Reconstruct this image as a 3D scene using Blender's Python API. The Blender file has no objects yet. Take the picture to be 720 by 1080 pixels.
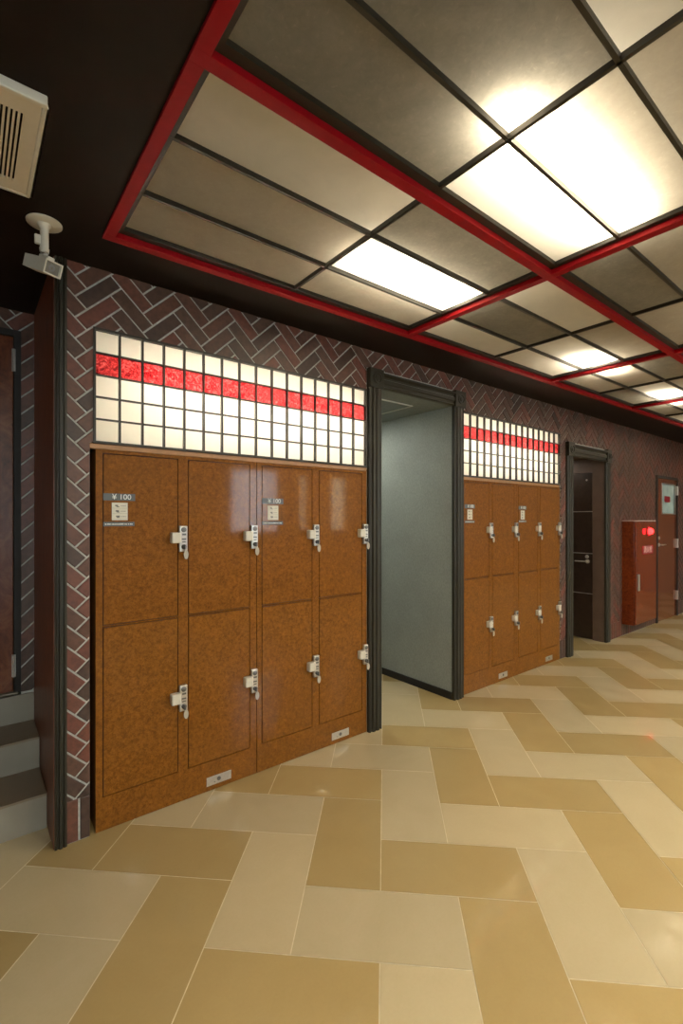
import bpy, bmesh, math, random
from mathutils import Vector, Matrix
random.seed(7)
SC = bpy.context.scene
COL = SC.collection

# ------------------------------------------------------------------ helpers
class MB:
    """collects polygons and links them as one mesh object"""
    def __init__(s): s.v = []; s.f = []; s.m = []
    def poly(s, pts, mi=0):
        b = len(s.v); s.v += [tuple(p) for p in pts]; s.f.append(tuple(range(b, b + len(pts)))); s.m.append(mi)
    def mesh(s, vs, fs, mi=0):
        b = len(s.v); s.v += [tuple(p) for p in vs]
        for f in fs: s.f.append(tuple(i + b for i in f)); s.m.append(mi)
    def box(s, x0, x1, y0, y1, z0, z1, mi=0):
        s.hexa([(x0, y0), (x1, y0), (x1, y1), (x0, y1)], z0, z1, mi)
    def hexa(s, quad, z0, z1, mi=0):           # vertical prism over a counter-clockwise plan polygon
        n = len(quad)
        vs = [(x, y, z0) for x, y in quad] + [(x, y, z1) for x, y in quad]
        fs = [tuple(reversed(range(n))), tuple(range(n, 2 * n))]
        fs += [(i, (i + 1) % n, n + (i + 1) % n, n + i) for i in range(n)]
        s.mesh(vs, fs, mi)
    def prism_x(s, prof, x0, x1, mi=0):        # profile in (y, z), extruded along x
        n = len(prof)
        vs = [(x0, y, z) for y, z in prof] + [(x1, y, z) for y, z in prof]
        fs = [tuple(range(n)), tuple(reversed(range(n, 2 * n)))]
        fs += [((i + 1) % n, i, n + i, n + (i + 1) % n) for i in range(n)]
        s.mesh(vs, fs, mi)
    def tube(s, p0, p1, r0, r1=None, n=20, mi=0):
        r1 = r0 if r1 is None else r1
        p0 = Vector(p0); p1 = Vector(p1); d = (p1 - p0).normalized()
        a = d.orthogonal().normalized(); b = d.cross(a)
        ring = lambda p, r: [p + (a * math.cos(2 * math.pi * k / n) + b * math.sin(2 * math.pi * k / n)) * r for k in range(n)]
        vs = ring(p0, r0) + ring(p1, r1)
        fs = [tuple(reversed(range(n))), tuple(range(n, 2 * n))]
        fs += [(i, (i + 1) % n, n + (i + 1) % n, n + i) for i in range(n)]
        s.mesh(vs, fs, mi)
    def lathe(s, prof, origin, axis, n=24, mi=0):   # prof: (radius, distance along axis)
        o = Vector(origin); d = Vector(axis).normalized(); a = d.orthogonal().normalized(); b = d.cross(a)
        vs = []; fs = []
        for r, h in prof:
            vs += [o + d * h + (a * math.cos(2 * math.pi * k / n) + b * math.sin(2 * math.pi * k / n)) * max(r, 1e-5) for k in range(n)]
        for j in range(len(prof) - 1):
            fs += [(j * n + i, j * n + (i + 1) % n, (j + 1) * n + (i + 1) % n, (j + 1) * n + i) for i in range(n)]
        fs.append(tuple(reversed(range(n)))); fs.append(tuple(range((len(prof) - 1) * n, len(prof) * n)))
        s.mesh(vs, fs, mi)
    def build(s, name, mats, parent=None, bevel=0, smooth=False, seg=2, weld=True):
        off = Vector((0, 0, 0)); p = parent
        while p is not None: off += p.location; p = p.parent
        me = bpy.data.meshes.new(name)
        me.from_pydata([(x - off.x, y - off.y, z - off.z) for x, y, z in s.v], [], s.f)
        for m in (mats if isinstance(mats, (list, tuple)) else [mats]): me.materials.append(m)
        me.polygons.foreach_set('material_index', s.m)
        if smooth: me.polygons.foreach_set('use_smooth', [True] * len(me.polygons))
        bm = bmesh.new(); bm.from_mesh(me)
        if weld: bmesh.ops.remove_doubles(bm, verts=bm.verts, dist=1e-6)
        bmesh.ops.recalc_face_normals(bm, faces=bm.faces) if weld else None
        bm.to_mesh(me); bm.free(); me.update()
        o = bpy.data.objects.new(name, me); COL.objects.link(o)
        if parent is not None: o.parent = parent
        if bevel:
            b = o.modifiers.new('bevel', 'BEVEL'); b.width = bevel; b.segments = seg; b.limit_method = 'ANGLE'; b.angle_limit = math.radians(40)
        if smooth and hasattr(me, 'set_sharp_from_angle'): me.set_sharp_from_angle(angle=math.radians(40))
        return o

def tag(o, label=None, cat=None, group=None, kind=None):
    o['kind'] = kind or 'thing'
    if label: o['label'] = label
    if cat: o['category'] = cat
    if group: o['group'] = group
    return o
def thing(name, loc, label, cat, group=None):
    o = bpy.data.objects.new(name, None); COL.objects.link(o); o.location = loc; o.empty_display_size = .1
    return tag(o, label, cat, group)
def struct(o): o['kind'] = 'structure'; return o
def copy_tree(o, parent=None):
    c = o.copy(); COL.objects.link(c)
    if parent is not None: c.parent = parent
    for ch in list(o.children): copy_tree(ch, c)
    return c
def text_obj(name, body, size, mat, parent, loc, rot, sx=1, depth=.0006):
    cu = bpy.data.curves.new(name, 'FONT'); cu.body = body; cu.size = size; cu.align_x = 'CENTER'; cu.align_y = 'CENTER'; cu.extrude = depth
    t = bpy.data.objects.new(name, cu); COL.objects.link(t)
    bpy.context.view_layer.update()
    me = bpy.data.meshes.new_from_object(t.evaluated_get(bpy.context.evaluated_depsgraph_get()))
    COL.objects.unlink(t); bpy.data.objects.remove(t)
    me.materials.clear(); me.materials.append(mat)
    o = bpy.data.objects.new(name, me); COL.objects.link(o); o.parent = parent
    off = Vector((0, 0, 0)); p = parent
    while p is not None: off += p.location; p = p.parent
    o.location = Vector(loc) - off; o.rotation_euler = rot; o.scale = (sx, 1, 1)
    return o

# ------------------------------------------------------------------ materials
def new_mat(name):
    m = bpy.data.materials.new(name); m.use_nodes = True
    nt = m.node_tree; b = nt.nodes['Principled BSDF']
    return m, nt, b
def ramp(nt, stops, fac):
    r = nt.nodes.new('ShaderNodeValToRGB')
    e = r.color_ramp.elements
    while len(e) < len(stops): e.new(.5)
    for el, (p, c) in zip(e, stops): el.position = p; el.color = (*c, 1)
    nt.links.new(fac, r.inputs['Fac']); return r.outputs['Color']
def noise(nt, scale, detail=4, rough=.5, vec=None, dist=0):
    n = nt.nodes.new('ShaderNodeTexNoise'); n.inputs['Scale'].default_value = scale; n.inputs['Detail'].default_value = detail
    n.inputs['Roughness'].default_value = rough; n.inputs['Distortion'].default_value = dist
    if vec is None: vec = geopos(nt)
    nt.links.new(vec, n.inputs['Vector']); return n.outputs['Fac']
def geopos(nt):
    return nt.nodes.new('ShaderNodeNewGeometry').outputs['Position']
def mapped(nt, scale):
    mp = nt.nodes.new('ShaderNodeMapping'); mp.inputs['Scale'].default_value = scale
    nt.links.new(geopos(nt), mp.inputs['Vector']); return mp.outputs['Vector']
def mixc(nt, fac, a, b, mode='MIX'):
    n = nt.nodes.new('ShaderNodeMix'); n.data_type = 'RGBA'; n.blend_type = mode
    for sock, v in ((n.inputs[0], fac), (n.inputs[6], a), (n.inputs[7], b)):
        if hasattr(v, 'links') or isinstance(v, bpy.types.NodeSocket): nt.links.new(v, sock)
        elif isinstance(v, (int, float)): sock.default_value = v
        else: sock.default_value = (*v, 1)
    return n.outputs[2]
def bump(nt, b, h, strength, dist):
    n = nt.nodes.new('ShaderNodeBump'); n.inputs['Strength'].default_value = strength; n.inputs['Distance'].default_value = dist
    nt.links.new(h, n.inputs['Height']); nt.links.new(n.outputs['Normal'], b.inputs['Normal'])
def plain(name, col, rough=.5, metal=0, spec=.5, coat=0, var=.12, scale=30):
    m, nt, b = new_mat(name)
    f = noise(nt, scale, 3)
    c = ramp(nt, [(.3, tuple(x * (1 - var) for x in col)), (.7, tuple(min(1, x * (1 + var)) for x in col))], f)
    nt.links.new(c, b.inputs['Base Color'])
    b.inputs['Roughness'].default_value = rough; b.inputs['Metallic'].default_value = metal
    b.inputs['Specular IOR Level'].default_value = spec; b.inputs['Coat Weight'].default_value = coat; b.inputs['Coat Roughness'].default_value = .08
    return m

def burl(name, dark, mid, light, rough, coat, speck=75):
    m, nt, b = new_mat(name)
    f1 = noise(nt, speck, 5, .65); f2 = noise(nt, 16, 4, .6, dist=1.2); f3 = noise(nt, 210, 2, .5)
    c1 = ramp(nt, [(.32, dark), (.5, mid), (.68, light)], f1)
    c2 = ramp(nt, [(.3, (.80, .78, .74)), (.7, (1.1, 1.08, 1.04))], f2)
    c3 = ramp(nt, [(.3, (.72, .7, .66)), (.62, (1.05, 1.05, 1.05))], f3)
    c = mixc(nt, 1, mixc(nt, 1, c1, c2, 'MULTIPLY'), c3, 'MULTIPLY')
    nt.links.new(c, b.inputs['Base Color'])
    b.inputs['Roughness'].default_value = rough; b.inputs['Coat Weight'].default_value = coat; b.inputs['Coat Roughness'].default_value = .07; b.inputs['Specular IOR Level'].default_value = .12
    return m

M = {}
M['locker'] = burl('locker_burl', (.155, .055, .005), (.207, .075, .007), (.262, .102, .012), .45, .5, 55)
M['seam'] = plain('locker_seam', (.03, .004, .018), .5)
M['edge'] = plain('locker_edge', (.40, .20, .08), .4)
M['redwood'] = burl('red_burl', (.10, .016, .004), (.18, .032, .008), (.24, .05, .012), .18, .6, 40)
def stone(name, a, bcol):
    m, nt, b = new_mat(name)
    c = ramp(nt, [(.25, a), (.75, bcol)], noise(nt, 3.5, 6, .6, dist=.8))
    c = mixc(nt, .08, c, ramp(nt, [(.35, tuple(x * .8 for x in a)), (.6, bcol)], noise(nt, 90, 3)))
    at = nt.nodes.new('ShaderNodeAttribute'); at.attribute_name = 'tone'
    c = mixc(nt, 1, c, ramp(nt, [(0, (.90, .90, .90)), (1, (1.06, 1.05, 1.03))], at.outputs['Fac']), 'MULTIPLY')
    nt.links.new(c, b.inputs['Base Color']); b.inputs['Roughness'].default_value = .3; b.inputs['Specular IOR Level'].default_value = .3; b.inputs['Coat Weight'].default_value = .4; b.inputs['Coat Roughness'].default_value = .05
    return m
M['tan'] = stone('tan_stone', (.385, .275, .112), (.43, .316, .137))
M['cream'] = stone('cream_stone', (.49, .398, .230), (.545, .452, .275))
M['grout'] = plain('grout', (.72, .64, .45), .7)
# bricks: one tone per brick comes from an attribute
m, nt, b = new_mat('brick'); at = nt.nodes.new('ShaderNodeAttribute'); at.attribute_name = 'tone'
c = ramp(nt, [(0, (.056, .036, .029)), (.3, (.108, .050, .034)), (.55, (.082, .050, .037)), (.8, (.148, .052, .035)), (1, (.115, .043, .031))], at.outputs['Fac'])
c = mixc(nt, 1, c, ramp(nt, [(.3, (.68, .68, .7)), (.7, (1.25, 1.2, 1.15))], noise(nt, 38, 5, .6)), 'MULTIPLY')
nt.links.new(c, b.inputs['Base Color']); b.inputs['Roughness'].default_value = .42; b.inputs['Specular IOR Level'].default_value = .4
bump(nt, b, noise(nt, 120, 4), .25, .002); M['brick'] = m
M['mortar'] = plain('mortar', (.44, .44, .40), .85, var=.2, scale=60)
M['soffit'] = plain('soffit_paint', (.011, .0062, .004), .6, spec=.15, var=.15, scale=12)
M['black'] = plain('black_bar', (.020, .017, .011), .45)
M['red'] = plain('red_lacquer', (.25, .0015, .005), .5, spec=.15, var=.06)
M['casing'] = plain('casing_paint', (.026, .0235, .0155), .42, spec=.3, var=.06, scale=12)
M['dark'] = plain('dark_recess', (.012, .010, .009), .7)
M['whitebox'] = plain('lightbox_white', (.80, .79, .75), .8, var=.03)
M['cavity'] = plain('cavity_paint', (.34, .33, .30), .8, var=.05)
M['metal'] = plain('brushed_metal', (.62, .60, .56), .32, metal=.85, var=.08, scale=80)
M['darkmetal'] = plain('dark_metal', (.16, .16, .16), .4, metal=.7)
M['ivory'] = plain('ivory_plastic', (.62, .58, .48), .4, var=.03)
M['beige'] = plain('beige_plastic', (.62, .55, .42), .5, var=.03)
M['slate'] = plain('slate_band', (.085, .10, .105), .4, var=.06)
M['card'] = plain('notice_card', (.62, .60, .50), .5, var=.04)
M['ink'] = plain('grey_ink', (.14, .14, .13), .6)
M['whiteink'] = plain('white_ink', (.72, .74, .72), .6, var=.02)
M['plaster'] = plain('warm_plaster', (.17, .13, .095), .8, var=.08, scale=5)
# woven grey wallpaper of the passage
m, nt, b = new_mat('woven_wallpaper')
c = ramp(nt, [(.3, (.235, .25, .225)), (.7, (.33, .35, .315))], noise(nt, 140, 3, .7, vec=mapped(nt, (1, 1, .45))))
c = mixc(nt, 1, c, ramp(nt, [(.2, (.86, .86, .86)), (.8, (1.08, 1.08, 1.08))], noise(nt, 3, 4)), 'MULTIPLY')
nt.links.new(c, b.inputs['Base Color']); b.inputs['Roughness'].default_value = .55
bump(nt, b, noise(nt, 180, 2), .35, .003); M['wallpaper'] = m
# dark red-brown board of the stair wall
m, nt, b = new_mat('dark_board')
c = ramp(nt, [(.3, (.06, .024, .013)), (.5, (.20, .062, .030)), (.7, (.29, .095, .046))], noise(nt, 4, 7, .7, vec=mapped(nt, (9, 9, 1.6)), dist=1.5))
nt.links.new(c, b.inputs['Base Color']); b.inputs['Roughness'].default_value = .4; M['board'] = m
# marbled brown door of the stairs
m, nt, b = new_mat('marbled_door')
c = ramp(nt, [(.3, (.05, .012, .005)), (.5, (.13, .035, .013)), (.62, (.18, .06, .025)), (.7, (.09, .024, .01))], noise(nt, 5, 6, .65, dist=2.5))
nt.links.new(c, b.inputs['Base Color']); b.inputs['Roughness'].default_value = .3; b.inputs['Specular IOR Level'].default_value = .25; M['marble'] = m
# end door, gloss red-brown veneer
m, nt, b = new_mat('gloss_veneer')
c = ramp(nt, [(.3, (.09, .018, .004)), (.7, (.20, .048, .012))], noise(nt, 3, 6, .6, vec=mapped(nt, (3, 3, 14))))
nt.links.new(c, b.inputs['Base Color']); b.inputs['Roughness'].default_value = .14; b.inputs['Coat Weight'].default_value = .7; M['veneer'] = m
M['wenge'] = plain('wenge_door', (.028, .017, .011), .35, var=.25, scale=18)
M['wengewall'] = plain('wenge_panel', (.10, .064, .045), .45, var=.15, scale=8)
M['greystep'] = plain('grey_step', (.26, .235, .185), .45, var=.06, scale=8)
M['tread'] = plain('brown_tread', (.20, .15, .095), .4, var=.08, scale=8)

def sheet(name, col, var, tr, tex):
    m, nt, b = new_mat(name); nt.nodes.remove(b); out = nt.nodes['Material Output']
    f = noise(nt, 6, 5, .6, dist=1.0); g = noise(nt, 55, 4, .7, dist=.6)
    c = ramp(nt, [(.3, tuple(x * (1 - var) for x in col)), (.7, tuple(min(1, x * (1 + var)) for x in col))], f)
    c = mixc(nt, tex, c, ramp(nt, [(.3, tuple(x * .72 for x in col)), (.62, col), (.74, tuple(min(1, x * 1.5) for x in col))], g))
    t = nt.nodes.new('ShaderNodeBsdfTranslucent'); d = nt.nodes.new('ShaderNodeBsdfDiffuse')
    bp = nt.nodes.new('ShaderNodeBump'); bp.inputs['Strength'].default_value = .25; bp.inputs['Distance'].default_value = .01; nt.links.new(f, bp.inputs['Height'])
    mx = nt.nodes.new('ShaderNodeMixShader'); mx.inputs[0].default_value = 1 - tr
    nt.links.new(c, t.inputs['Color']); nt.links.new(c, d.inputs['Color']); nt.links.new(bp.outputs['Normal'], d.inputs['Normal'])
    nt.links.new(t.outputs[0], mx.inputs[1]); nt.links.new(d.outputs[0], mx.inputs[2]); nt.links.new(mx.outputs[0], out.inputs['Surface'])
    return m
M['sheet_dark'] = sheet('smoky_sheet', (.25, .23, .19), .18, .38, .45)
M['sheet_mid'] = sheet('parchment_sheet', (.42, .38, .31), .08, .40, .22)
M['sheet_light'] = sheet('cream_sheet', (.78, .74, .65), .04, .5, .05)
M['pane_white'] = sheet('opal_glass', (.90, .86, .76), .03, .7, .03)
m, nt, b = new_mat('red_marbled_glass'); nt.nodes.remove(b); out = nt.nodes['Material Output']
c = ramp(nt, [(.38, (.035, .0, .001)), (.46, (.15, .003, .004)), (.54, (.34, .03, .03)), (.66, (.62, .15, .14))], noise(nt, 34, 6, .75, dist=2.2))
t = nt.nodes.new('ShaderNodeBsdfTranslucent'); d = nt.nodes.new('ShaderNodeBsdfDiffuse'); mx = nt.nodes.new('ShaderNodeMixShader'); mx.inputs[0].default_value = .3
nt.links.new(c, t.inputs['Color']); nt.links.new(c, d.inputs['Color']); nt.links.new(t.outputs[0], mx.inputs[1]); nt.links.new(d.outputs[0], mx.inputs[2]); nt.links.new(mx.outputs[0], out.inputs['Surface'])
M['pane_red'] = m
m, nt, b = new_mat('clear_glass'); b.inputs['Base Color'].default_value = (.9, .97, .95, 1); b.inputs['Roughness'].default_value = .03; b.inputs['Transmission Weight'].default_value = 1; b.inputs['IOR'].default_value = 1.1; M['glass'] = m
m, nt, b = new_mat('frosted_teal_glass'); c = ramp(nt, [(.3, (.28, .37, .35)), (.7, (.46, .58, .55))], noise(nt, 5, 3)); nt.links.new(c, b.inputs['Base Color']); b.inputs['Roughness'].default_value = .18; M['frost'] = m
def glow(name, col, s):
    m, nt, b = new_mat(name); b.inputs['Base Color'].default_value = (*col, 1); b.inputs['Emission Color'].default_value = (*col, 1); b.inputs['Emission Strength'].default_value = s
    n = ramp(nt, [(.3, col), (.7, tuple(min(1, x * 1.05) for x in col))], noise(nt, 40)); nt.links.new(n, b.inputs['Base Color']); return m
M['redlamp'] = glow('red_lamp_glow', (1, .02, .02), 5)
M['redsign'] = plain('red_sign', (.24, .004, .010), .4)

# ------------------------------------------------------------------ floor: 1:2 herringbone stone tiles
phi = .0907; TH = phi + math.pi / 4 + .0227; DC = 2.4786; SU = .3066; OU, OV = 1.9009, -.015
cth, sth = math.cos(TH), math.sin(TH)
def tile_pt(i, j):
    U = OU + j * SU; V = OV + i * SU
    Z = U * math.cos(phi) - V * math.sin(phi); R = U * math.sin(phi) + V * math.cos(phi)
    return (Z * cth + R * sth, Z * sth - R * cth - DC)
X0, X1, Y0, Y1 = -2.5, 11.0, -5.0, 3.2
ZC = 2.689
fb = MB(); tones = []
fb.poly([(X0 - .1, Y0 - .1, -.0015), (X1 + .1, Y0 - .1, -.0015), (X1 + .1, Y1 + .1, -.0015), (X0 - .1, Y1 + .1, -.0015)], 0); tones.append(.5)
g = .0019 / SU
for i in range(-40, 50):
    for j in range(-30, 50):
        k = (i - j) % 4
        if k == 0: a = (i, i + 2, j, j + 1); tan = i % 2 == 0
        elif k == 3: a = (i, i + 1, j, j + 2); tan = i % 2 == 1
        else: continue
        q = [tile_pt(a[0] + g, a[2] + g), tile_pt(a[1] - g, a[2] + g), tile_pt(a[1] - g, a[3] - g), tile_pt(a[0] + g, a[3] - g)]
        cx = sum(p[0] for p in q) / 4; cy = sum(p[1] for p in q) / 4
        if not (X0 - .3 < cx < X1 + .3 and Y0 - .3 < cy < Y1 + .3): continue
        if cy > -.12 and 2.1 < cx < 3.0: tan = False
        fb.poly([(x, y, 0) for x, y in q], 1 if tan else 2); tones.append(random.random())
fl = fb.build('floor', [M['grout'], M['tan'], M['cream']], weld=False)
def face_attr(o, vals):
    at = o.data.attributes.new('tone', 'FLOAT', 'FACE'); at.data.foreach_set('value', vals)
face_attr(fl, tones); struct(fl)

# ------------------------------------------------------------------ herringbone brick walls
UX, UZ = .0503, .0486
def clip(poly, ax, lim, keep_less):
    out = []
    for a, b_ in zip(poly, poly[1:] + poly[:1]):
        ina = (a[ax] <= lim) if keep_less else (a[ax] >= lim); inb = (b_[ax] <= lim) if keep_less else (b_[ax] >= lim)
        if ina: out.append(a)
        if ina != inb:
            t = (lim - a[ax]) / (b_[ax] - a[ax]); out.append(tuple(a[q] + (b_[q] - a[q]) * t for q in range(3)))
    return out
def brick_faces(quad, y, h=.007, jt=.0038, bv=.0035):
    """raised brick from its outline quad (x,z): four sloping edges and a face"""
    def inset(q, d):
        n = len(q); out = []
        for k in range(n):
            p0, p, p1 = Vector(q[k - 1]), Vector(q[k]), Vector(q[(k + 1) % n])
            out.append(p + (p0 - p).normalized() * d + (p1 - p).normalized() * d)
        return out
    o = inset(quad, jt); m_ = inset(quad, jt + .001); t = inset(quad, jt + bv)
    O = [(p.x, y, p.y) for p in o]; Mi = [(p.x, y - h * .75, p.y) for p in m_]; T = [(p.x, y - h, p.y) for p in t]
    fs = [T]
    for A, B in ((O, Mi), (Mi, T)):
        for k in range(4): fs.append([A[k], A[(k + 1) % 4], B[(k + 1) % 4], B[k]])
    return fs
def herring(rects, y, ux=UX, uz=UZ, x00=.542, z00=1.317, soldier=None):
    mb = MB(); tn = []
    xs0 = min(r[0] for r in rects); xs1 = max(r[1] for r in rects)
    def P(i, j): return (x00 + ((i - j) - 2) * ux, z00 + (i + j) * uz)
    def emit(quad, rr):
        bx0 = min(p[0] for p in quad); bx1 = max(p[0] for p in quad); bz0 = min(p[1] for p in quad); bz1 = max(p[1] for p in quad)
        tone = random.random(); fs = None
        for (a, b_, c_, d_) in rr:
            if bx1 < a or bx0 > b_ or bz1 < c_ or bz0 > d_: continue
            fs = fs or brick_faces(quad, y)
            for f in fs:
                q = list(f)
                for ax, lim, kl in ((0, a, False), (0, b_, True), (2, c_, False), (2, d_, True)):
                    if len(q) > 2: q = clip(q, ax, lim, kl)
                if len(q) > 2: mb.poly(q, 0); tn.append(tone)
    hr = [(a, b_, max(c_, soldier or 0), d_) for a, b_, c_, d_ in rects]
    Dm = int((xs1 - x00) / ux) + 8; dm = int((xs0 - x00) / ux) - 8
    for d in range(dm, Dm):
        if d % 6 not in (0, 5): continue
        for s_ in range(-34, 36):
            if (s_ + d) % 2: continue
            i = (s_ + d) // 2; j = (s_ - d) // 2
            a = (i, i + 3, j, j + 1) if d % 6 == 0 else (i, i + 1, j, j + 3)
            emit([P(a[0], a[2]), P(a[1], a[2]), P(a[1], a[3]), P(a[0], a[3])], hr)
    if soldier:
        x = xs0 - .02
        while x < xs1:
            emit([(x, 0.0), (x + .072, 0.0), (x + .072, soldier), (x, soldier)], [r for r in rects if r[2] < .05]); x += .072
    for (a, b_, c_, d_) in rects:
        mb.poly([(a, y, c_), (b_, y, c_), (b_, y, d_), (a, y, d_)], 1); tn.append(.5)
    return mb, tn
ZT = ZC + .05
R_main = [(.357, .452, 0, ZT), (.452, 2.2, 2.409, ZT), (2.2, 3.27, 2.5, ZT), (3.27, 4.945, 2.409, ZT), (4.945, 5.1, 0, ZT),
          (5.1, 6.1, 2.27, ZT), (6.1, 7.74, 0, ZT), (7.74, 8.6, 2.1, ZT), (8.6, X1, 0, ZT)]
R_face = [(.357, .452, 0, ZT), (.452, .466, 1.862, 2.409), (.452, 2.19, 2.409, ZT), (2.19, 3.278, 2.562, ZT), (3.278, 4.945, 2.409, ZT), (4.945, 5.062, 0, ZT),
          (5.062, 6.155, 2.337, ZT), (6.155, 7.717, 0, ZT), (7.717, 8.622, 2.128, ZT), (8.622, X1, 0, ZT)]
mb, tn = herring(R_face, 0.0, soldier=.2)
# core of the wall behind the bricks
for a, b_, c_, d_ in R_main:
    if a == .357: mb.box(.33, .452, .0005, .80, c_, d_, 1); tn += [.5] * 6
    else: mb.box(a, b_, .0015, .10, c_, d_, 1); tn += [.5] * 6
wb = mb.build('wall_back', [M['brick'], M['mortar']], weld=False); face_attr(wb, tn); struct(wb)

# niches: dark linings behind lockers, white light boxes behind the lattices
def niche(name, x0, x1):
    mb = MB()
    mb.box(x0, x1, .56, .60, 0, 1.85, 0)
    mb.box(x0 - .02, x0, .1, .6, 0, 1.85, 0); mb.box(x1, x1 + .02, .1, .6, 0, 1.85, 0)
    mb.box(x0 - .02, x1 + .02, .022, .30, 1.836, 1.848, 0)
    # light box
    mb.box(x0 - .02, x1 + .02, .24, .26, 1.848, 2.45, 1)
    mb.box(x0 - .02, x0, .04, .25, 1.848, 2.45, 1); mb.box(x1, x1 + .02, .04, .25, 1.848, 2.45, 1)
    mb.box(x0, x1, .04, .25, 2.405, 2.425, 1); mb.box(x0, x1, .04, .25, 1.849, 1.856, 1)
    return struct(mb.build(name, [M['dark'], M['whitebox']]))
niche('wall_niche_1', .472, 2.2); niche('wall_niche_2', 3.27, 4.945)
# tan filler board along the niche top, above the lockers
for n, (a, b_) in enumerate(((.454, 2.2), (3.272, 4.943))):
    mb = MB(); mb.box(a, b_, .004, .03, 1.834, 1.86)
    struct(mb.build('trim_%d' % (n + 2), M['edge'], bevel=.002))

# ------------------------------------------------------------------ stairwell on the left
XS = .306; YB = .79
mb = MB(); mb.box(XS, .332, .0, YB + .02, 0, ZT); struct(mb.build('wall_stair', M['board']))
# post: fluted corner trim
mb = MB()
prof = [(.309, .02), (.309, -.012), (.318, -.016), (.321, -.010), (.325, -.010), (.328, -.018), (.338, -.018), (.341, -.010), (.345, -.010), (.348, -.016), (.358, -.012), (.358, .02)]
mb.hexa(prof, 0, ZC); struct(mb.build('trim_1', M['casing']))
# brick wall behind, with the door opening
Rb = [(.243, XS, .505, ZT), (-1.6, .243, 2.575, ZT), (-1.6, -.72, .505, ZT)]
mb, tn = herring(Rb, YB, ux=.0503, x00=.319, z00=1.30)
mb.box(-1.6, XS + .1, YB + .001, YB + .1, 2.575, ZT, 1); mb.box(.243, XS + .1, YB + .001, YB + .1, 0, 2.575, 1); mb.box(-1.6, -.72, YB + .001, YB + .1, 0, 2.575, 1); tn += [.5] * 18
o = mb.build('wall_stairwell', [M['brick'], M['mortar']], weld=False); face_attr(o, tn); struct(o)
mb = MB(); mb.box(-1.62, -1.6, 0, YB, 0, ZT); struct(mb.build('wall_stair_left', M['board']))
mb = MB(); mb.box(X0, -1.6, 0, .1, 0, ZT); struct(mb.build('wall_behind', M['plaster']))
# steps
st = thing('staircase', (-.6, .2, 0), 'grey stone staircase rising to a brown door at the far left', 'stairs')
for k, (y0, z0, z1) in enumerate(((.2, 0, .17), (.5, .17, .335), (.772, .335, .503))):
    y1 = (.2, .5, .772)[k + 1] + .01 if k < 2 else .80
    mb = MB(); mb.box(-1.595, XS - .003, y0, y0 + .015, z0, z1 - .012); 
    mb.build('riser', M['greystep'], st)
    if k < 2:
        mb = MB(); mb.box(-1.595, XS - .003, y0 - .004, y1, z1 - .012, z1); mb.build('tread', M['tread'], st, bevel=.002)
# door of the stairs
d1 = bpy.data.objects.new('door_1', None); COL.objects.link(d1); d1.location = (-.24, YB, .505); struct(d1)
mb = MB(); 
mb.box(.208, .243, YB - .012, YB + .06, .506, 2.575); mb.box(-.72, -.685, YB - .012, YB + .06, .506, 2.575); mb.box(-.685, .208, YB - .012, YB + .06, 2.54, 2.575)
mb.build('door_frame', M['dark'], d1, bevel=.002)
mb = MB(); mb.box(-.683, .206, YB + .004, YB + .044, .512, 2.538); mb.build('door_leaf', M['marble'], d1, bevel=.003)
mb = MB(); mb.box(-.70, .225, YB - .03, YB + .05, .505, .513); mb.build('threshold', M['greystep'], d1)
for z in (2.34, .60):
    mb = MB(); mb.box(.199, .216, YB - .014, YB + .004, z, z + .125); mb.tube((.207, YB - .016, z), (.207, YB - .016, z + .125), .007, n=10)
    mb.build('hinge', M['metal'], d1)

# ------------------------------------------------------------------ door casings
def casing(x0, x1, xi0, xi1, zi, z1, label):
    t = thing('door_casing', ((x0 + x1) / 2, 0, 0), label, 'door frame', 'dark fluted door casings')
    def jamb(a, b_):
        w = b_ - a; mb = MB()
        pf = [(0, 0.0), (0, -.022), (.08, -.030), (.16, -.022), (.22, -.022), (.28, -.034), (.44, -.034), (.5, -.024), (.56, -.034), (.72, -.034), (.78, -.022), (.84, -.022), (.92, -.030), (1, -.022), (1, 0.0)]
        pl = [(a + u * w, y) for u, y in pf] + [(b_, .0), (a, .0)]
        mb.hexa(pl, 0.0, zi + .01); mb.build('jamb', M['casing'], t)
    jamb(x0, xi0); jamb(xi1, x1)
    h0 = zi; h = z1 - .012 - zi; mb = MB()
    pr = [(.0, h0), (-.022, h0), (-.030, h0 + .08 * h), (-.022, h0 + .16 * h), (-.022, h0 + .3 * h), (-.033, h0 + .38 * h), (-.033, h0 + .6 * h), (-.022, h0 + .66 * h), (-.022, h0 + .78 * h), (-.046, h0 + .9 * h), (-.046, h0 + h), (.0, h0 + h)]
    mb.prism_x(pr, xi0 - .01, xi1 + .01); mb.build('header', M['casing'], t)
    for a, b_ in ((x0, xi0), (xi1, x1)):
        mb = MB(); mb.box(a - .004, b_ + .004, -.044, .0, zi - .005, z1 + .008)
        cb = mb.build('corner_block', M['casing'], t, bevel=.003)
        mb = MB(); cx = (a + b_) / 2; cz = (zi + z1) / 2; r = min(b_ - a, z1 - zi) * .34
        mb.lathe([(r, 0), (r, .006), (r * .86, .009), (r * .72, .003), (r * .5, .003), (r * .42, .010), (r * .2, .012), (0, .012)], (cx, -.0435, cz), (0, -1, 0), 28)
        mb.build('rosette', M['casing'], cb, smooth=True)
    return t
casing(2.2, 3.268, 2.322, 3.14, 2.43, 2.55, 'dark fluted door casing around the tall grey wallpapered passage between the locker rows')
casing(5.07, 6.148, 5.2, 6.036, 2.185, 2.325, 'dark fluted door casing around the recess with the black door, right of the lockers')

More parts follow.
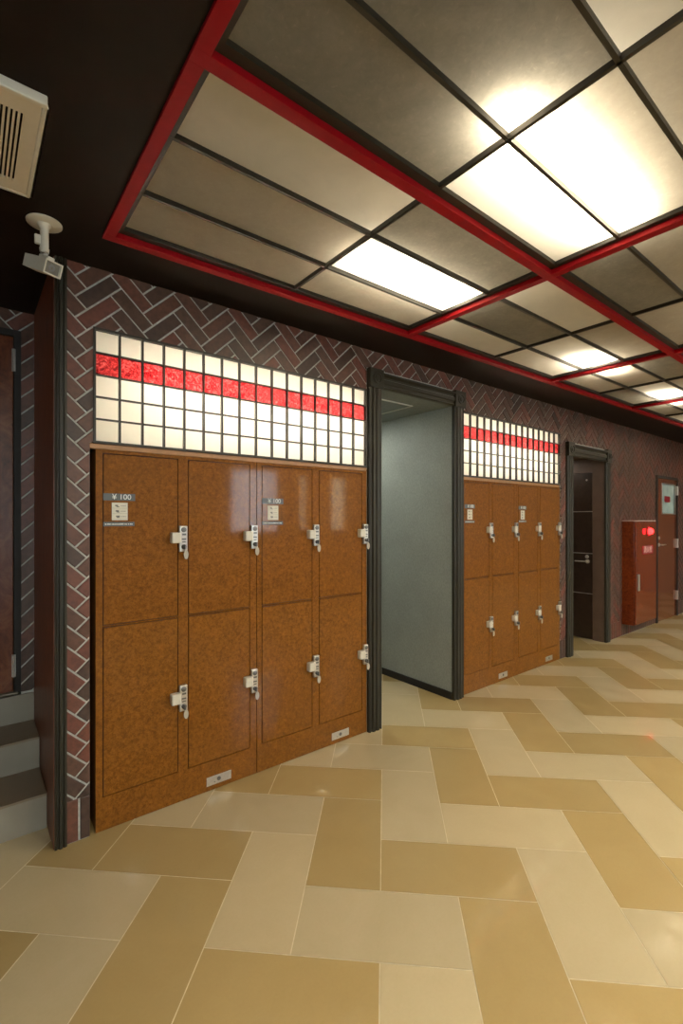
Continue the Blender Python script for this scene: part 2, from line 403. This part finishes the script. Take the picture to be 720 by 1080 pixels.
# ------------------------------------------------------------------ passage behind the first casing
XC = 3.145
mb = MB(); mb.box(XC, XC + .05, .002, 3.1, 0, 2.6); struct(mb.build('wall_corridor_right', M['wallpaper']))
mb = MB(); mb.box(2.25, 2.30, .11, 3.1, 0, 2.6); mb.box(2.3, XC, 3.05, 3.1, 0, 2.6); struct(mb.build('wall_corridor_left', M['wallpaper']))
mb = MB(); mb.box(XC - .012, XC, .002, 3.05, 0.0, .062); struct(mb.build('baseboard_corridor', M['dark'], bevel=.002))
mb = MB(); mb.box(2.3, XC, .002, 3.05, 2.432, 2.5); struct(mb.build('ceiling_corridor', plain('corridor_ceiling', (.17, .19, .18), .7)))
mb = MB()
for a in ((2.40, 2.875, .19, .203), (2.40, 2.875, .56, .573), (2.862, 2.875, .203, .56), (2.40, 2.413, .203, .56)): mb.box(*a, 2.424, 2.4325)
h_ = thing('ceiling_hatch', (2.637, .38, 2.43), 'pale outlined access hatch in the ceiling of the grey passage', 'hatch')
mb.build('hatch_frame', plain('hatch_trim', (.48, .48, .42), .5), h_)
mb = MB(); mb.box(2.413, 2.862, .203, .56, 2.428, 2.4325); mb.build('hatch_panel', plain('hatch_panel', (.15, .17, .16), .6), h_)

# ------------------------------------------------------------------ recess with the dark door
XA = 6.036
mb = MB(); mb.box(XA, XA + .05, .002, .138, 0, 2.4); mb.box(XA, XA + .05, .138, 1.3, 2.07, 2.4); mb.box(XA, XA + .05, 1.02, 1.3, 0, 2.07)
mb.box(5.15, XA, 1.25, 1.3, 0, 2.4); mb.box(5.15, 5.2, .11, 1.3, 0, 2.4)
struct(mb.build('wall_recess', M['wengewall']))
mb = MB(); mb.box(5.2, XA + .05, .002, 1.3, 2.25, 2.4); struct(mb.build('ceiling_recess', M['wengewall']))
d2 = bpy.data.objects.new('door_2', None); COL.objects.link(d2); d2.location = (XA + .02, .58, 0); struct(d2)
mb = MB(); mb.box(XA + .008, XA + .045, .142, 1.016, .008, 2.066)
mb.build('door_leaf', M['wenge'], d2, bevel=.002)
mb = MB()
for z in (.568, 1.068, 1.588): mb.box(XA + .004, XA + .009, .142, 1.016, z - .005, z + .005)
mb.build('inlay_strip', M['metal'], d2)
mb = MB(); mb.lathe([(.026, 0), (.026, .006), (.012, .010), (.011, .045)], (XA + .008, .20, .968), (-1, 0, 0), 18); mb.tube((XA - .037, .19, .968), (XA - .037, .335, .968), .009, .007, 12)
mb.build('door_handle', M['metal'], d2, smooth=True)
mb = MB(); mb.lathe([(.022, 0), (.022, .008), (.016, .012), (0, .012)], (XA + .008, .205, 1.025), (-1, 0, 0), 18); mb.build('deadbolt', M['metal'], d2, smooth=True)
mb = MB(); mb.lathe([(.012, 0), (.010, .006), (0, .006)], (XA + .008, .21, 1.98), (-1, 0, 0), 14); mb.build('peephole', M['metal'], d2, smooth=True)

# ------------------------------------------------------------------ end of the hall: hydrant cabinet and gloss door
hc = thing('fire_hydrant_cabinet', (6.9, -.08, .15), 'glossy red-brown fire hydrant cabinet with a glowing red lamp, beside the end door', 'fire cabinet')
mb = MB(); mb.box(6.54, 7.25, -.145, -.001, .155, 1.465); mb.build('body', M['redwood'], hc, bevel=.003)
mb = MB(); mb.box(6.552, 7.245, -.163, -.146, .165, 1.452); mb.build('door', M['redwood'], hc, bevel=.003)
mb = MB(); mb.box(6.535, 7.255, -.155, 0.0, 1.465, 1.476); mb.build('top_edge', plain('pale_edge', (.5, .4, .36), .4), hc)
mb = MB(); mb.lathe([(.052, 0), (.052, .008), (.044, .012), (.042, .03), (.036, .045), (.022, .055), (0, .058)], (6.965, -.163, 1.335), (0, -1, 0), 24)
lamp = mb.build('alarm_lamp', M['redlamp'], hc, smooth=True)
mb = MB(); mb.lathe([(.070, 0), (.070, .006), (.053, .010), (.050, .010)], (6.965, -.163, 1.335), (0, -1, 0), 28); mb.build('lamp_collar', M['redsign'], hc, smooth=True)
mb = MB(); mb.lathe([(.04, 0), (.04, .006), (.034, .008), (.02, .014), (0, .014)], (6.80, -.163, 1.335), (0, -1, 0), 20); mb.build('lamp_reflection', glow('red_reflection_glow', (1, .01, .02), .5), hc, smooth=True)  # glowing disc stands for the lamp's reflection on the cabinet door
mb = MB(); mb.box(6.75, 7.12, -.1665, -.163, 1.04, 1.15); sg = mb.build('sign_plate', M['redsign'], hc)
text_obj('sign_text', '消火栓', .095, plain('sign_letters', (.85, .68, .62), .5), sg, (6.935, -.168, 1.094), (math.pi / 2, 0, 0))
mb = MB(); mb.box(6.585, 6.63, -.185, -.163, .59, .80); mb.build('handle', M['metal'], hc, bevel=.004)

d3 = bpy.data.objects.new('door_3', None); COL.objects.link(d3); d3.location = (8.17, 0, 0); struct(d3)
mb = MB(); mb.box(7.72, 7.765, -.02, .09, 0, 2.125); mb.box(8.59, 8.62, -.02, .09, 0, 2.125); mb.box(7.765, 8.59, -.02, .09, 2.09, 2.125); mb.build('door_frame', M['dark'], d3, bevel=.002)
# leaf made of rails around its two lights
def leaf_grid(mb, x0, x1, z0, z1, holes, y0, y1):
    xs = sorted({x0, x1, *[h[0] for h in holes], *[h[1] for h in holes]}); zs = sorted({z0, z1, *[h[2] for h in holes], *[h[3] for h in holes]})
    for a, b_ in zip(xs, xs[1:]):
        for c_, d_ in zip(zs, zs[1:]):
            if any(h[0] - 1e-6 <= a and b_ <= h[1] + 1e-6 and h[2] - 1e-6 <= c_ and d_ <= h[3] + 1e-6 for h in holes): continue
            mb.box(a, b_, y0, y1, c_, d_)
mb = MB(); H3 = [(7.99, 8.54, 1.58, 2.01)]
leaf_grid(mb, 7.768, 8.588, .008, 2.088, H3, .0, .04); mb.build('door_leaf', M['veneer'], d3)
mb = MB(); mb.box(7.992, 8.538, .012, .020, 1.582, 2.008); wp = mb.build('vision_panel', M['frost'], d3)
mb = MB(); leaf_grid(mb, 7.975, 8.555, 1.565, 2.025, H3, -.006, .02); mb.build('panel_bead', M['metal'], d3)
mb = MB(); mb.box(8.12, 8.36, .008, .012, 1.745, 1.835); mb.build('red_sticker', M['redsign'], wp)
mb = MB(); mb.lathe([(.028, 0), (.028, .006), (.011, .010), (.011, .05)], (7.86, 0, 1.12), (0, -1, 0), 18); mb.tube((7.86, -.05, 1.12), (7.98, -.05, 1.12), .010, .008, 12)
mb.build('door_handle', M['metal'], d3, smooth=True)
mb = MB(); mb.lathe([(.024, 0), (.024, .008), (.018, .012), (0, .012)], (7.86, 0, 1.22), (0, -1, 0), 18); mb.build('lock_cylinder', M['metal'], d3, smooth=True)
for z in (1.86, 1.05, .25):
    mb = MB(); mb.box(8.572, 8.60, -.024, 0, z, z + .14); mb.tube((8.588, -.024, z), (8.588, -.024, z + .14), .008, n=10); mb.build('hinge', M['metal'], d3)

# ------------------------------------------------------------------ coin lockers
UW = .853
def make_locker():
    L = thing('coin_locker', (.478, 0, 0), '', 'locker', 'burl wood coin lockers along the brick wall')
    x0 = .478
    cols = ((.030, .393), (.445, .811)); rows = ((.163, .979), (.985, 1.815))
    holes = [(x0 + a, x0 + b_, c_, d_) for a, b_ in cols for c_, d_ in rows]
    mb = MB(); leaf_grid(mb, x0, x0 + UW, .004, 1.832, holes, -.002, .02)
    mb.box(x0 + .002, x0 + UW - .002, .018, .50, .004, 1.832)
    # purple seam lining at the bottom of the gaps
    mb.box(x0 + .02, x0 + UW - .02, .012, .019, .15, 1.825, 1)
    mb.build('body', [M['locker'], M['seam']], L)
    g = .0042
    for a, b_ in cols:
        for c_, d_ in rows:
            mb = MB(); mb.box(x0 + a + g, x0 + b_ - g, -.003, .014, c_ + g, d_ - g)
            mb.build('door', M['locker'], L, bevel=.0012)
    for kx in (.393, .811):
        for zc in (1.40, .56):
            w = .041
            mb = MB(); a = x0 + kx + .0015; mb.box(a, a + w, -.022, -.0018, zc - .075, zc + .062)
            lk = mb.build('lock', M['metal'], L, bevel=.004)
            mb = MB(); mb.box(x0 + kx - .045, x0 + kx + .003, -.042, -.002, zc - .028, zc + .028); mb.build('coin_box', M['ivory'], lk, bevel=.007, seg=3)
            mb = MB(); mb.lathe([(.0135, 0), (.0135, .004), (.010, .006), (0, .006)], (a + w / 2, -.0215, zc + .042), (0, -1, 0), 18); mb.build('screw_cap', M['darkmetal'], lk, smooth=True)
            mb = MB(); mb.box(a + .012, a + w - .008, -.0226, -.021, zc + .012, zc + .022); mb.box(a + .010, a + w - .008, -.0226, -.021, zc - .012, zc - .004); mb.box(a + .012, a + w - .01, -.0226, -.021, zc - .026, zc - .02)
            mb.build('slot', M['darkmetal'], lk)
            mb = MB(); mb.lathe([(.0125, 0), (.0125, .010), (.009, .014), (0, .014)], (a + w / 2, -.0215, zc - .048), (0, -1, 0), 18)
            mb.box(a + w / 2 - .004, a + w / 2 + .004, -.048, -.034, zc - .060, zc - .036); mb.build('key', M['darkmetal'], lk)
            mb = MB(); mb.hexa([(0, 0)], 0, 0) if False else None
            pts = []
            cxk = a + w * .72; zt = zc - .062
            for q in range(20):
                an = 2 * math.pi * q / 20; pts.append((cxk + .0125 * math.cos(an), zt - .027 + .024 * math.sin(an)))
            n = len(pts); mb.mesh([(x, -.034, z) for x, z in pts] + [(x, -.030, z) for x, z in pts], [tuple(range(n)), tuple(reversed(range(n, 2 * n)))] + [((i + 1) % n, i, n + i, n + (i + 1) % n) for i in range(n)])
            mb.tube((a + w / 2, -.033, zc - .05), (cxk, -.032, zt - .006), .0022, n=8)
            mb.build('key_tag', plain('tag_plastic', (.42, .38, .30), .5), lk)
    # kick plate
    mb = MB(); mb.box(x0 + .548, x0 + .692, -.005, -.0019, .030, .078); kp = mb.build('kick_plate', M['metal'], L, bevel=.001)
    mb = MB(); mb.lathe([(.011, 0), (.011, .003), (.004, .0035), (0, .002)], (x0 + .618, -.005, .056), (0, -1, 0), 16); mb.lathe([(.003, 0), (.003, .002), (0, .002)], (x0 + .593, -.005, .045), (0, -1, 0), 10)
    mb.build('key_hole', M['darkmetal'], kp)
    # price sign: heading band, card with three lines, foot band
    sx = x0 + .032
    mb = MB(); mb.box(sx, sx + .145, -.0045, -.0028, 1.588, 1.622); ps = mb.build('price_sign', M['slate'], L)
    text_obj('price_text', '¥ 100', .036, M['whiteink'], ps, (sx + .083, -.0049, 1.605), (math.pi / 2, 0, 0), sx=1.05)
    mb = MB(); mb.box(sx + .038, sx + .110, -.0045, -.0028, 1.492, 1.578); mb.build('notice_card', M['card'], ps, bevel=.0006)
    mb = MB(); rnd = random.Random(3)
    for r in range(3):
        zz = 1.564 - r * .026
        mb.box(sx + .053 + .002 * r, sx + .066 + .004 * r, -.0051, -.0044, zz - .004, zz + .003); mb.box(sx + .060, sx + .072, -.0051, -.0044, zz - .008, zz - .004)
        x = sx + .078
        while x < sx + .102:
            w = rnd.uniform(.003, .007); mb.box(x, x + w, -.0051, -.0044, zz - .003, zz - .0005); x += w + .0015
        mb.box(sx + .040, sx + .108, -.0049, -.0044, zz - .0135, zz - .0128)
    mb.build('notice_print', M['ink'], ps)
    mb = MB(); mb.box(sx, sx + .142, -.0045, -.0028, 1.463, 1.484); mb.build('foot_band', M['slate'], ps)
    mb = MB(); x = sx + .008
    while x < sx + .132:
        w = rnd.uniform(.004, .007); mb.box(x, x + w, -.0050, -.0044, 1.4705, 1.4765 - rnd.random() * .002); x += w + rnd.choice((.0012, .0012, .004))
    mb.build('foot_print', M['whiteink'], ps)
    return L
lk0 = make_locker()
LL = [(.478, .853, 'burl wood coin locker nearest the camera, at the left end beside the fluted corner post'),
      (1.335, .860, 'burl wood coin locker with window reflections on its doors, just left of the grey passage'),
      (3.274, .832, 'burl wood coin locker just right of the grey passage, its left edge against the casing'),
      (4.108, .832, 'farthest burl wood coin locker, beside the narrow brick strip before the black door recess')]
for k, (x, w, lab) in enumerate(LL):
    o = lk0 if k == 0 else copy_tree(lk0)
    o.location = (x, 0, 0); o.scale = (w / UW, 1, 1); o['label'] = lab

# ------------------------------------------------------------------ backlit lattices above the lockers
def lattice(x0, x1, label, seed):
    t = thing('lattice_light', ((x0 + x1) / 2, 0, 1.858), label, 'lattice panel', 'backlit lattices above the lockers')
    z0, z1 = 1.858, 2.409; fw = .012; nc, nr = 16, 5
    mb = MB(); leaf_grid(mb, x0, x1, z0, z1, [(x0 + fw, x1 - fw, z0 + fw, z1 - fw)], -.012, .03); mb.build('frame', M['black'], t, bevel=.0015)
    dx = (x1 - x0 - 2 * fw) / nc; dz = (z1 - z0 - 2 * fw) / nr
    mb = MB()
    for k in range(1, nc): mb.box(x0 + fw + k * dx - .0044, x0 + fw + k * dx + .0044, -.009, .011, z0 + fw, z1 - fw)
    for k in range(1, nr): mb.box(x0 + fw, x1 - fw, -.006, .010, z0 + fw + k * dz - .0038, z0 + fw + k * dz + .0038)
    mb.build('grille', M['black'], t)
    mb = MB(); mr = MB()
    for i in range(nc):
        for j in range(nr):
            q = (mr if j == 3 else mb); a = x0 + fw + i * dx; c_ = z0 + fw + j * dz
            q.poly([(a, .012, c_), (a + dx, .012, c_), (a + dx, .012, c_ + dz), (a, .012, c_ + dz)])
    mb.build('white_glass', M['pane_white'], t); mr.build('red_glass', M['pane_red'], t)
lattice(.466, 2.193, 'backlit white lattice with a red glass band over the two nearest lockers', 1)
lattice(3.272, 4.94, 'backlit white lattice with a red glass band over the farther lockers, right of the passage', 2)

# ------------------------------------------------------------------ luminous ceiling
XB = [.465, 2.225, 3.955, 5.60, 7.28, 8.96]           # red cross members
def YK(k, x):                                          # k = 0 red border by the wall, 3 and 6 the red long members
    b0 = -.328 - .0225 * (x - .465); b3 = -1.312; b6 = -2.29
    return b0 + (b3 - b0) * k / 3 if k <= 3 else b3 + (b6 - b3) * (k - 3) / 3
cg = thing('luminous_grid', (4.7, -1.3, ZC), 'red and black grid of beams framing the luminous ceiling panels', 'ceiling grid')
HW = .0215
def strip_x(mb, xa, xb, k, hw, z0, z1, off=0):
    mb.hexa([(xa, YK(k, xa) + off - hw), (xb, YK(k, xb) + off - hw), (xb, YK(k, xb) + off + hw), (xa, YK(k, xa) + off + hw)], z0, z1)
zr0, zr1 = ZC - .012, ZC + .012; zk1 = ZC + .035
for k in (0, 3, 6):
    mb = MB(); strip_x(mb, XB[0] - HW, XB[-1] + HW, k, HW, zr0, zr1)
    mb.build('red_beam', M['red'], cg, bevel=.0015)
    mb = MB(); strip_x(mb, XB[0], XB[-1], k, HW - .003, zr1, zk1); mb.build('beam_web', M['black'], cg)
for n, x in enumerate(XB):
    for k in (0, 3):
        mb = MB(); mb.box(x - HW, x + HW, YK(k + 3, x) + HW - .0005, YK(k, x) - HW + .0005, zr0, zr1); mb.build('red_beam', M['red'], cg, bevel=.0015)
        mb = MB(); mb.box(x - HW + .003, x + HW - .003, YK(k + 3, x), YK(k, x), zr1, zk1); mb.build('beam_web', M['black'], cg)
# black mullions, edge frames and the translucent sheets
MW = .0065; zm0, zm1, zp = ZC + .012, ZC + .030, ZC + .030
for bx in range(5):
    xa, xb = XB[bx], XB[bx + 1]; xm = (xa + xb) / 2
    for by in (0, 3):
        mb = MB()
        strip_x(mb, xa + HW, xb - HW, by, .016, zm0, zm1, -HW - .016); strip_x(mb, xa + HW, xb - HW, by + 3, .009, zm0, zm1, HW + .009)
        for x in (xa + HW + .012, xb - HW - .012): mb.box(x - .012, x + .012, YK(by + 3, x) + HW + .018, YK(by, x) - HW - .032, zm0, zm1)
        mb.build('edge_frame', M['black'], cg)
        mb = MB(); mb.box(xm - MW, xm + MW, YK(by + 3, xm) + HW, YK(by, xm) - HW, zm0 - .001, zm1); mb.build('mullion', M['black'], cg)
        for k in (by + 1, by + 2):
            mb = MB(); strip_x(mb, xa + HW, xb - HW, k, MW, zm0 - .001, zm1); mb.build('mullion', M['black'], cg)
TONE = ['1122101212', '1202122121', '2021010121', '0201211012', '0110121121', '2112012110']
ORD = ['first', 'second', 'third', 'fourth', 'fifth', 'sixth', 'seventh', 'eighth', 'ninth', 'tenth']
cam_pos = Vector((0, -DC, 1.5))
def in_view(x, y, z):
    F = x * cth + (y + DC) * sth; R = x * sth - (y + DC) * cth
    if F < .2: return False
    px = 360 + 496.13 * R / F; py = 547 - 496.13 * (z - 1.5) / F
    return -8 < px < 728 and -8 < py < 1088
hidden = MB()
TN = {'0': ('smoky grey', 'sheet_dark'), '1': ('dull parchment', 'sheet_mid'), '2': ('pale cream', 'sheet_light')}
for c_ in range(10):
    bx, half = divmod(c_, 2); xa, xb = XB[bx], XB[bx + 1]; xm = (xa + xb) / 2
    p, q = ((xa + HW, xm), (xm, xb - HW))[half]
    for r in range(6):
        e0 = HW if r % 3 == 0 else 0; e1 = HW if r % 3 == 2 else 0
        quad = [(p, YK(r + 1, p) + e1), (q, YK(r + 1, q) + e1), (q, YK(r, q) - e0), (p, YK(r, p) - e0)]
        vis = sum(in_view(quad[0][0] + (quad[1][0] - quad[0][0]) * u, quad[0][1] + (quad[3][1] - quad[0][1]) * v, zp) for u in (.1, .5, .9) for v in (.1, .5, .9))
        tone = TONE[r][c_]; mb = MB() if vis else hidden
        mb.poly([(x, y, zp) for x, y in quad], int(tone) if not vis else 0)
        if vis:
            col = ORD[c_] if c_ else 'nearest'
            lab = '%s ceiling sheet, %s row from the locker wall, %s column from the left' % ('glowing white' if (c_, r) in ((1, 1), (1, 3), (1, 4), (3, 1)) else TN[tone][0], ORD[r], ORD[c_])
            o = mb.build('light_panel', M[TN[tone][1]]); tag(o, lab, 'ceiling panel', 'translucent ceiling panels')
            me = o.data; ctr = sum((v.co for v in me.vertices), Vector()) / len(me.vertices); me.transform(Matrix.Translation(-ctr)); o.location = ctr
if hidden.f:
    struct(hidden.build('ceiling_beyond', [M['sheet_dark'], M['sheet_mid'], M['sheet_light']]))
# soffit and the light cavity above the sheets
mb = MB(); za, zb = ZC, ZC + .03
gx0, gx1 = XB[0] - HW + .004, XB[-1] + HW - .004
yb0 = lambda x: YK(0, x) + HW - .004
y6 = YK(6, 0) - HW + .004
mb.box(X0, gx0, Y0, Y1, za, zb); mb.box(gx1, X1, Y0, Y1, za, zb); mb.box(gx0, gx1, Y0, y6, za, zb)
mb.hexa([(gx0, yb0(gx0)), (gx1, yb0(gx1)), (gx1, Y1), (gx0, Y1)], za, zb)
zt = ZC + .27
mb.box(X0, X1, Y0, Y1, zt, zt + .03, 1)
mb.box(gx0 - .03, gx0, y6 - .03, yb0(gx0), zb, zt, 1); mb.box(gx1, gx1 + .03, y6 - .03, yb0(gx1), zb, zt, 1); mb.box(gx0, gx1, y6 - .03, y6, zb, zt, 1)
mb.hexa([(gx0, yb0(gx0)), (gx1, yb0(gx1)), (gx1, yb0(gx1) + .03), (gx0, yb0(gx0) + .03)], zb, zt, 1)
struct(mb.build('ceiling', [M['soffit'], M['cavity']]))

# ------------------------------------------------------------------ vent and security camera on the soffit
vt = thing('ceiling_vent', (-.065, -.685, ZC), 'beige square ceiling vent with slots, at the upper left of the soffit', 'vent')
vx0, vx1, vy0, vy1 = -.31, .178, -.93, -.44; zv = ZC - .028
slots = [(.120 - .0117 * k, .120 - .0117 * k + .0056, vy0 + .075, vy1 - .075) for k in range(32)]
mb = MB(); xs = [vx0 + .012] + sorted(v for s_ in slots for v in s_[:2]) + [vx1 - .012]
for i in range(0, len(xs) - 1, 2): mb.box(xs[i], xs[i + 1], vy0 + .075, vy1 - .075, zv, zv + .006)
mb.box(vx0 + .012, vx1 - .012, vy0 + .012, vy0 + .075, zv, zv + .006); mb.box(vx0 + .012, vx1 - .012, vy1 - .075, vy1 - .012, zv, zv + .006)
mb.build('slotted_plate', M['beige'], vt)
mb = MB(); 
for (a, b_, c_, d_) in ((vx0, vx1, vy0, vy0 + .014), (vx0, vx1, vy1 - .014, vy1), (vx0, vx0 + .014, vy0 + .014, vy1 - .014), (vx1 - .014, vx1, vy0 + .014, vy1 - .014)): mb.box(a, b_, c_, d_, zv - .002, ZC)
mb.build('rim', M['ivory'], vt, bevel=.004)
mb = MB(); mb.box(vx0 + .02, vx1 - .02, vy0 + .02, vy1 - .02, ZC - .010, ZC - .002); mb.build('duct', M['dark'], vt)

cc = thing('security_camera', (.243, -.255, ZC), 'small off-white security camera hanging from the soffit beside the corner post', 'security camera')
P0 = Vector((.243, -.255, ZC))
mb = MB(); mb.lathe([(.063, 0), (.063, .004), (.060, .006), (.026, .008), (.020, .016), (.016, .026)], P0, (0, 0, -1), 36); mb.build('ceiling_plate', M['ivory'], cc, smooth=True)
mb = MB(); mb.tube(P0 - Vector((0, 0, .02)), P0 - Vector((0, 0, .105)), .0155, n=20); mb.tube(P0 - Vector((0, 0, .105)), P0 - Vector((0, 0, .12)), .018, .016, n=20); mb.build('stem', M['ivory'], cc, smooth=True)
mb = MB(); mb.box(P0.x - .034, P0.x - .012, P0.y - .008, P0.y + .008, ZC - .092, ZC - .055); mb.build('clamp_lever', M['ivory'], cc, bevel=.004)
mb = MB(); mb.lathe([(.004, 0), (.011, .006), (.013, .013), (.010, .02), (.005, .03)], P0 - Vector((0, 0, .117)), (0, 0, -1), 18); mb.build('ball_joint', M['metal'], cc, smooth=True)
# body: tapered box along its viewing direction
def cam_body():
    R_ = Vector((sth, -cth, 0)); F_ = Vector((cth, sth, 0))          # image right / into the picture
    d = (R_ * .88 - F_ * .45 + Vector((0, 0, -.42))).normalized()
    s_ = d.cross(Vector((0, 0, 1))).normalized(); u = s_.cross(d).normalized()
    c0 = P0 + Vector((0, 0, -.172)) - R_ * .005
    def ring(t, w, h): return [c0 + d * t + s_ * (a * w) + u * (b_ * h) for a, b_ in ((-1, -1), (1, -1), (1, 1), (-1, 1))]
    A, B = ring(-.088, .029, .024), ring(.074, .034, .027)
    mb = MB(); mb.mesh(A + B, [(3, 2, 1, 0), (0, 1, 5, 4), (1, 2, 6, 5), (2, 3, 7, 6), (3, 0, 4, 7)])
    C_ = ring(.074, .029, .022); D_ = ring(.062, .028, .021)
    mb.mesh(B + C_, [(i, (i + 1) % 4, 4 + (i + 1) % 4, 4 + i) for i in range(4)]); mb.mesh(C_ + D_, [(i, (i + 1) % 4, 4 + (i + 1) % 4, 4 + i) for i in range(4)])
    o = mb.build('body', M['ivory'], cc)
    mb = MB(); mb.poly(D_); mb.build('front_window', plain('camera_window', (.16, .15, .13), .2), o)
    mb = MB(); mb.lathe([(.013, 0), (.013, .008), (.009, .009), (0, .006)], c0 + d * .0545, d, 18); mb.build('lens', M['darkmetal'], o, smooth=True)
    mb = MB(); E_ = [c0 + d * t + s_ * w + u * h for h in (.028, .040) for t, w in ((-.02, -.014), (.045, -.014), (.045, .014), (-.02, .014))]
    mb.mesh(E_, [(3, 2, 1, 0), (4, 5, 6, 7), (0, 1, 5, 4), (1, 2, 6, 5), (2, 3, 7, 6), (3, 0, 4, 7)]); mb.build('mount_block', M['ivory'], cc, bevel=.003)
cam_body()

# ------------------------------------------------------------------ rest of the room (behind and beside the camera)
mb = MB(); mb.box(X0 - .1, X0, Y0 - .1, Y1 + .1, 0, 3.0); struct(mb.build('wall_left', M['plaster']))
mb = MB(); mb.box(X1, X1 + .1, Y0 - .1, Y1 + .1, 0, 3.0); struct(mb.build('wall_right', M['plaster']))
mb = MB(); mb.box(X0, X1, Y1, Y1 + .1, 0, 3.0); struct(mb.build('wall_rear', M['plaster']))
WIN = [(3.5, 4.5, 1.25, 2.4), (-2.2, .9, .5, 2.45), (7.0, 9.6, .5, 2.45), (4.9, 5.15, 1.25, 2.35), (5.65, 6.1, 1.25, 2.35)]  # widest two added as unseen daylight fill, narrow two for warm locker streaks
mb = MB(); leaf_grid(mb, X0, X1, 0, ZC + .3, WIN, Y0 - .1, Y0); struct(mb.build('wall_front', M['plaster']))
for n, (a, b_, c_, d_) in enumerate(WIN):
    w = bpy.data.objects.new('window_%d' % (n + 1), None); COL.objects.link(w); w.location = ((a + b_) / 2, Y0, c_); struct(w)
    mb = MB(); leaf_grid(mb, a, b_, c_, d_, [(a + .04, b_ - .04, c_ + .04, d_ - .04)], Y0 - .08, Y0 + .01)
    if b_ - a > 1:
        for k in (1, 2): x = a + (b_ - a) * k / 3; mb.box(x - .02, x + .02, Y0 - .07, Y0, c_ + .04, d_ - .04)
    mb.build('window_frame', M['casing'], w)
    mb = MB(); mb.box(a + .04, b_ - .04, Y0 - .05, Y0 - .045, c_ + .04, d_ - .04); mb.build('pane', M['glass'], w)

# ------------------------------------------------------------------ light
def area(name, loc, rot, sx, sy, power, col):
    l = bpy.data.lights.new(name, 'AREA'); l.shape = 'RECTANGLE'; l.size = sx; l.size_y = sy; l.energy = power; l.color = col
    o = bpy.data.objects.new(name, l); COL.objects.link(o); o.location = loc; o.rotation_euler = rot; return o
WARM = (1, .90, .72)
# fluorescent tubes in the ceiling cavity
for (x, y, ln, p) in ((1.80, -.83, .75, 19), (1.70, -1.68, .90, 34), (3.93, -.83, .62, 18), (5.55, -.84, .60, 20), (7.3, -.84, .6, 20), (8.6, -.84, .5, 14), (3.4, -2.0, .5, 14), (5.2, -1.9, .6, 16)):
    area('ceiling tube', (x, y, ZC + .115), (0, 0, 0), ln, .05, p, WARM)
# tubes inside the lattice boxes
for (x, ln, p) in ((1.42, 1.5, 52), (4.1, 1.5, 48)):
    area('lattice tube', (x, .225, 2.13), (math.pi / 2, 0, 0), ln, .06, p, (1, .93, .82))
# passage lamp, cool white
area('passage lamp', (2.55, 1.1, 2.42), (0, 0, 0), .25, .6, 8, (.97, 1, .90))
area('recess fill', (5.6, .6, 2.24), (0, 0, 0), .2, .2, 2.0, (1, .85, .7))  # unseen fill, added to lift the dark recess
# daylight through opposite windows; widest two are added fill, narrow two warm streak light
for (a, b_, c_, d_), p in zip(WIN, (20, 40, 34, 3, 7)):
    area('window light', ((a + b_) / 2, Y0 - .12, (c_ + d_) / 2), (math.pi / 2, 0, 0), b_ - a, d_ - c_, p, (.78, .86, 1) if 3 < a < 4 else (.90, .95, 1) if b_ - a > .5 else (1, .86, .55))
# ceiling lamps over the part of the room behind the camera
for x in (.11, 1.49, 2.87, 4.25, 5.63, 7.01, 8.4):      # a row of downlights
    o = area('downlight', (x, -3.33, ZC - .004), (0, 0, 0), .10, .10, 30, WARM); o.data.shape = 'DISK'
w = bpy.data.worlds.new('World'); SC.world = w; w.use_nodes = True
w.node_tree.nodes['Background'].inputs[0].default_value = (.75, .88, 1, 1); w.node_tree.nodes['Background'].inputs[1].default_value = 1.0

# ------------------------------------------------------------------ camera and view
cd = bpy.data.cameras.new('Camera'); co = bpy.data.objects.new('Camera', cd); COL.objects.link(co)
cd.sensor_fit = 'HORIZONTAL'; cd.sensor_width = 36; cd.lens = 496.13 / 720 * 36; cd.shift_y = 7 / 720; cd.clip_start = .05
co.location = (0, -DC, 1.5); co.rotation_euler = (math.pi / 2, 0, TH - math.pi / 2)
SC.camera = co
SC.view_settings.view_transform = 'Standard'; SC.view_settings.look = 'None'; SC.view_settings.gamma = 1; SC.view_settings.use_curve_mapping = False
SC.view_settings.exposure = .45
SC.cycles.max_bounces = 10; SC.cycles.diffuse_bounces = 6; SC.cycles.transmission_bounces = 8; SC.cycles.sample_clamp_indirect = 6
SC.cycles.use_denoising = True
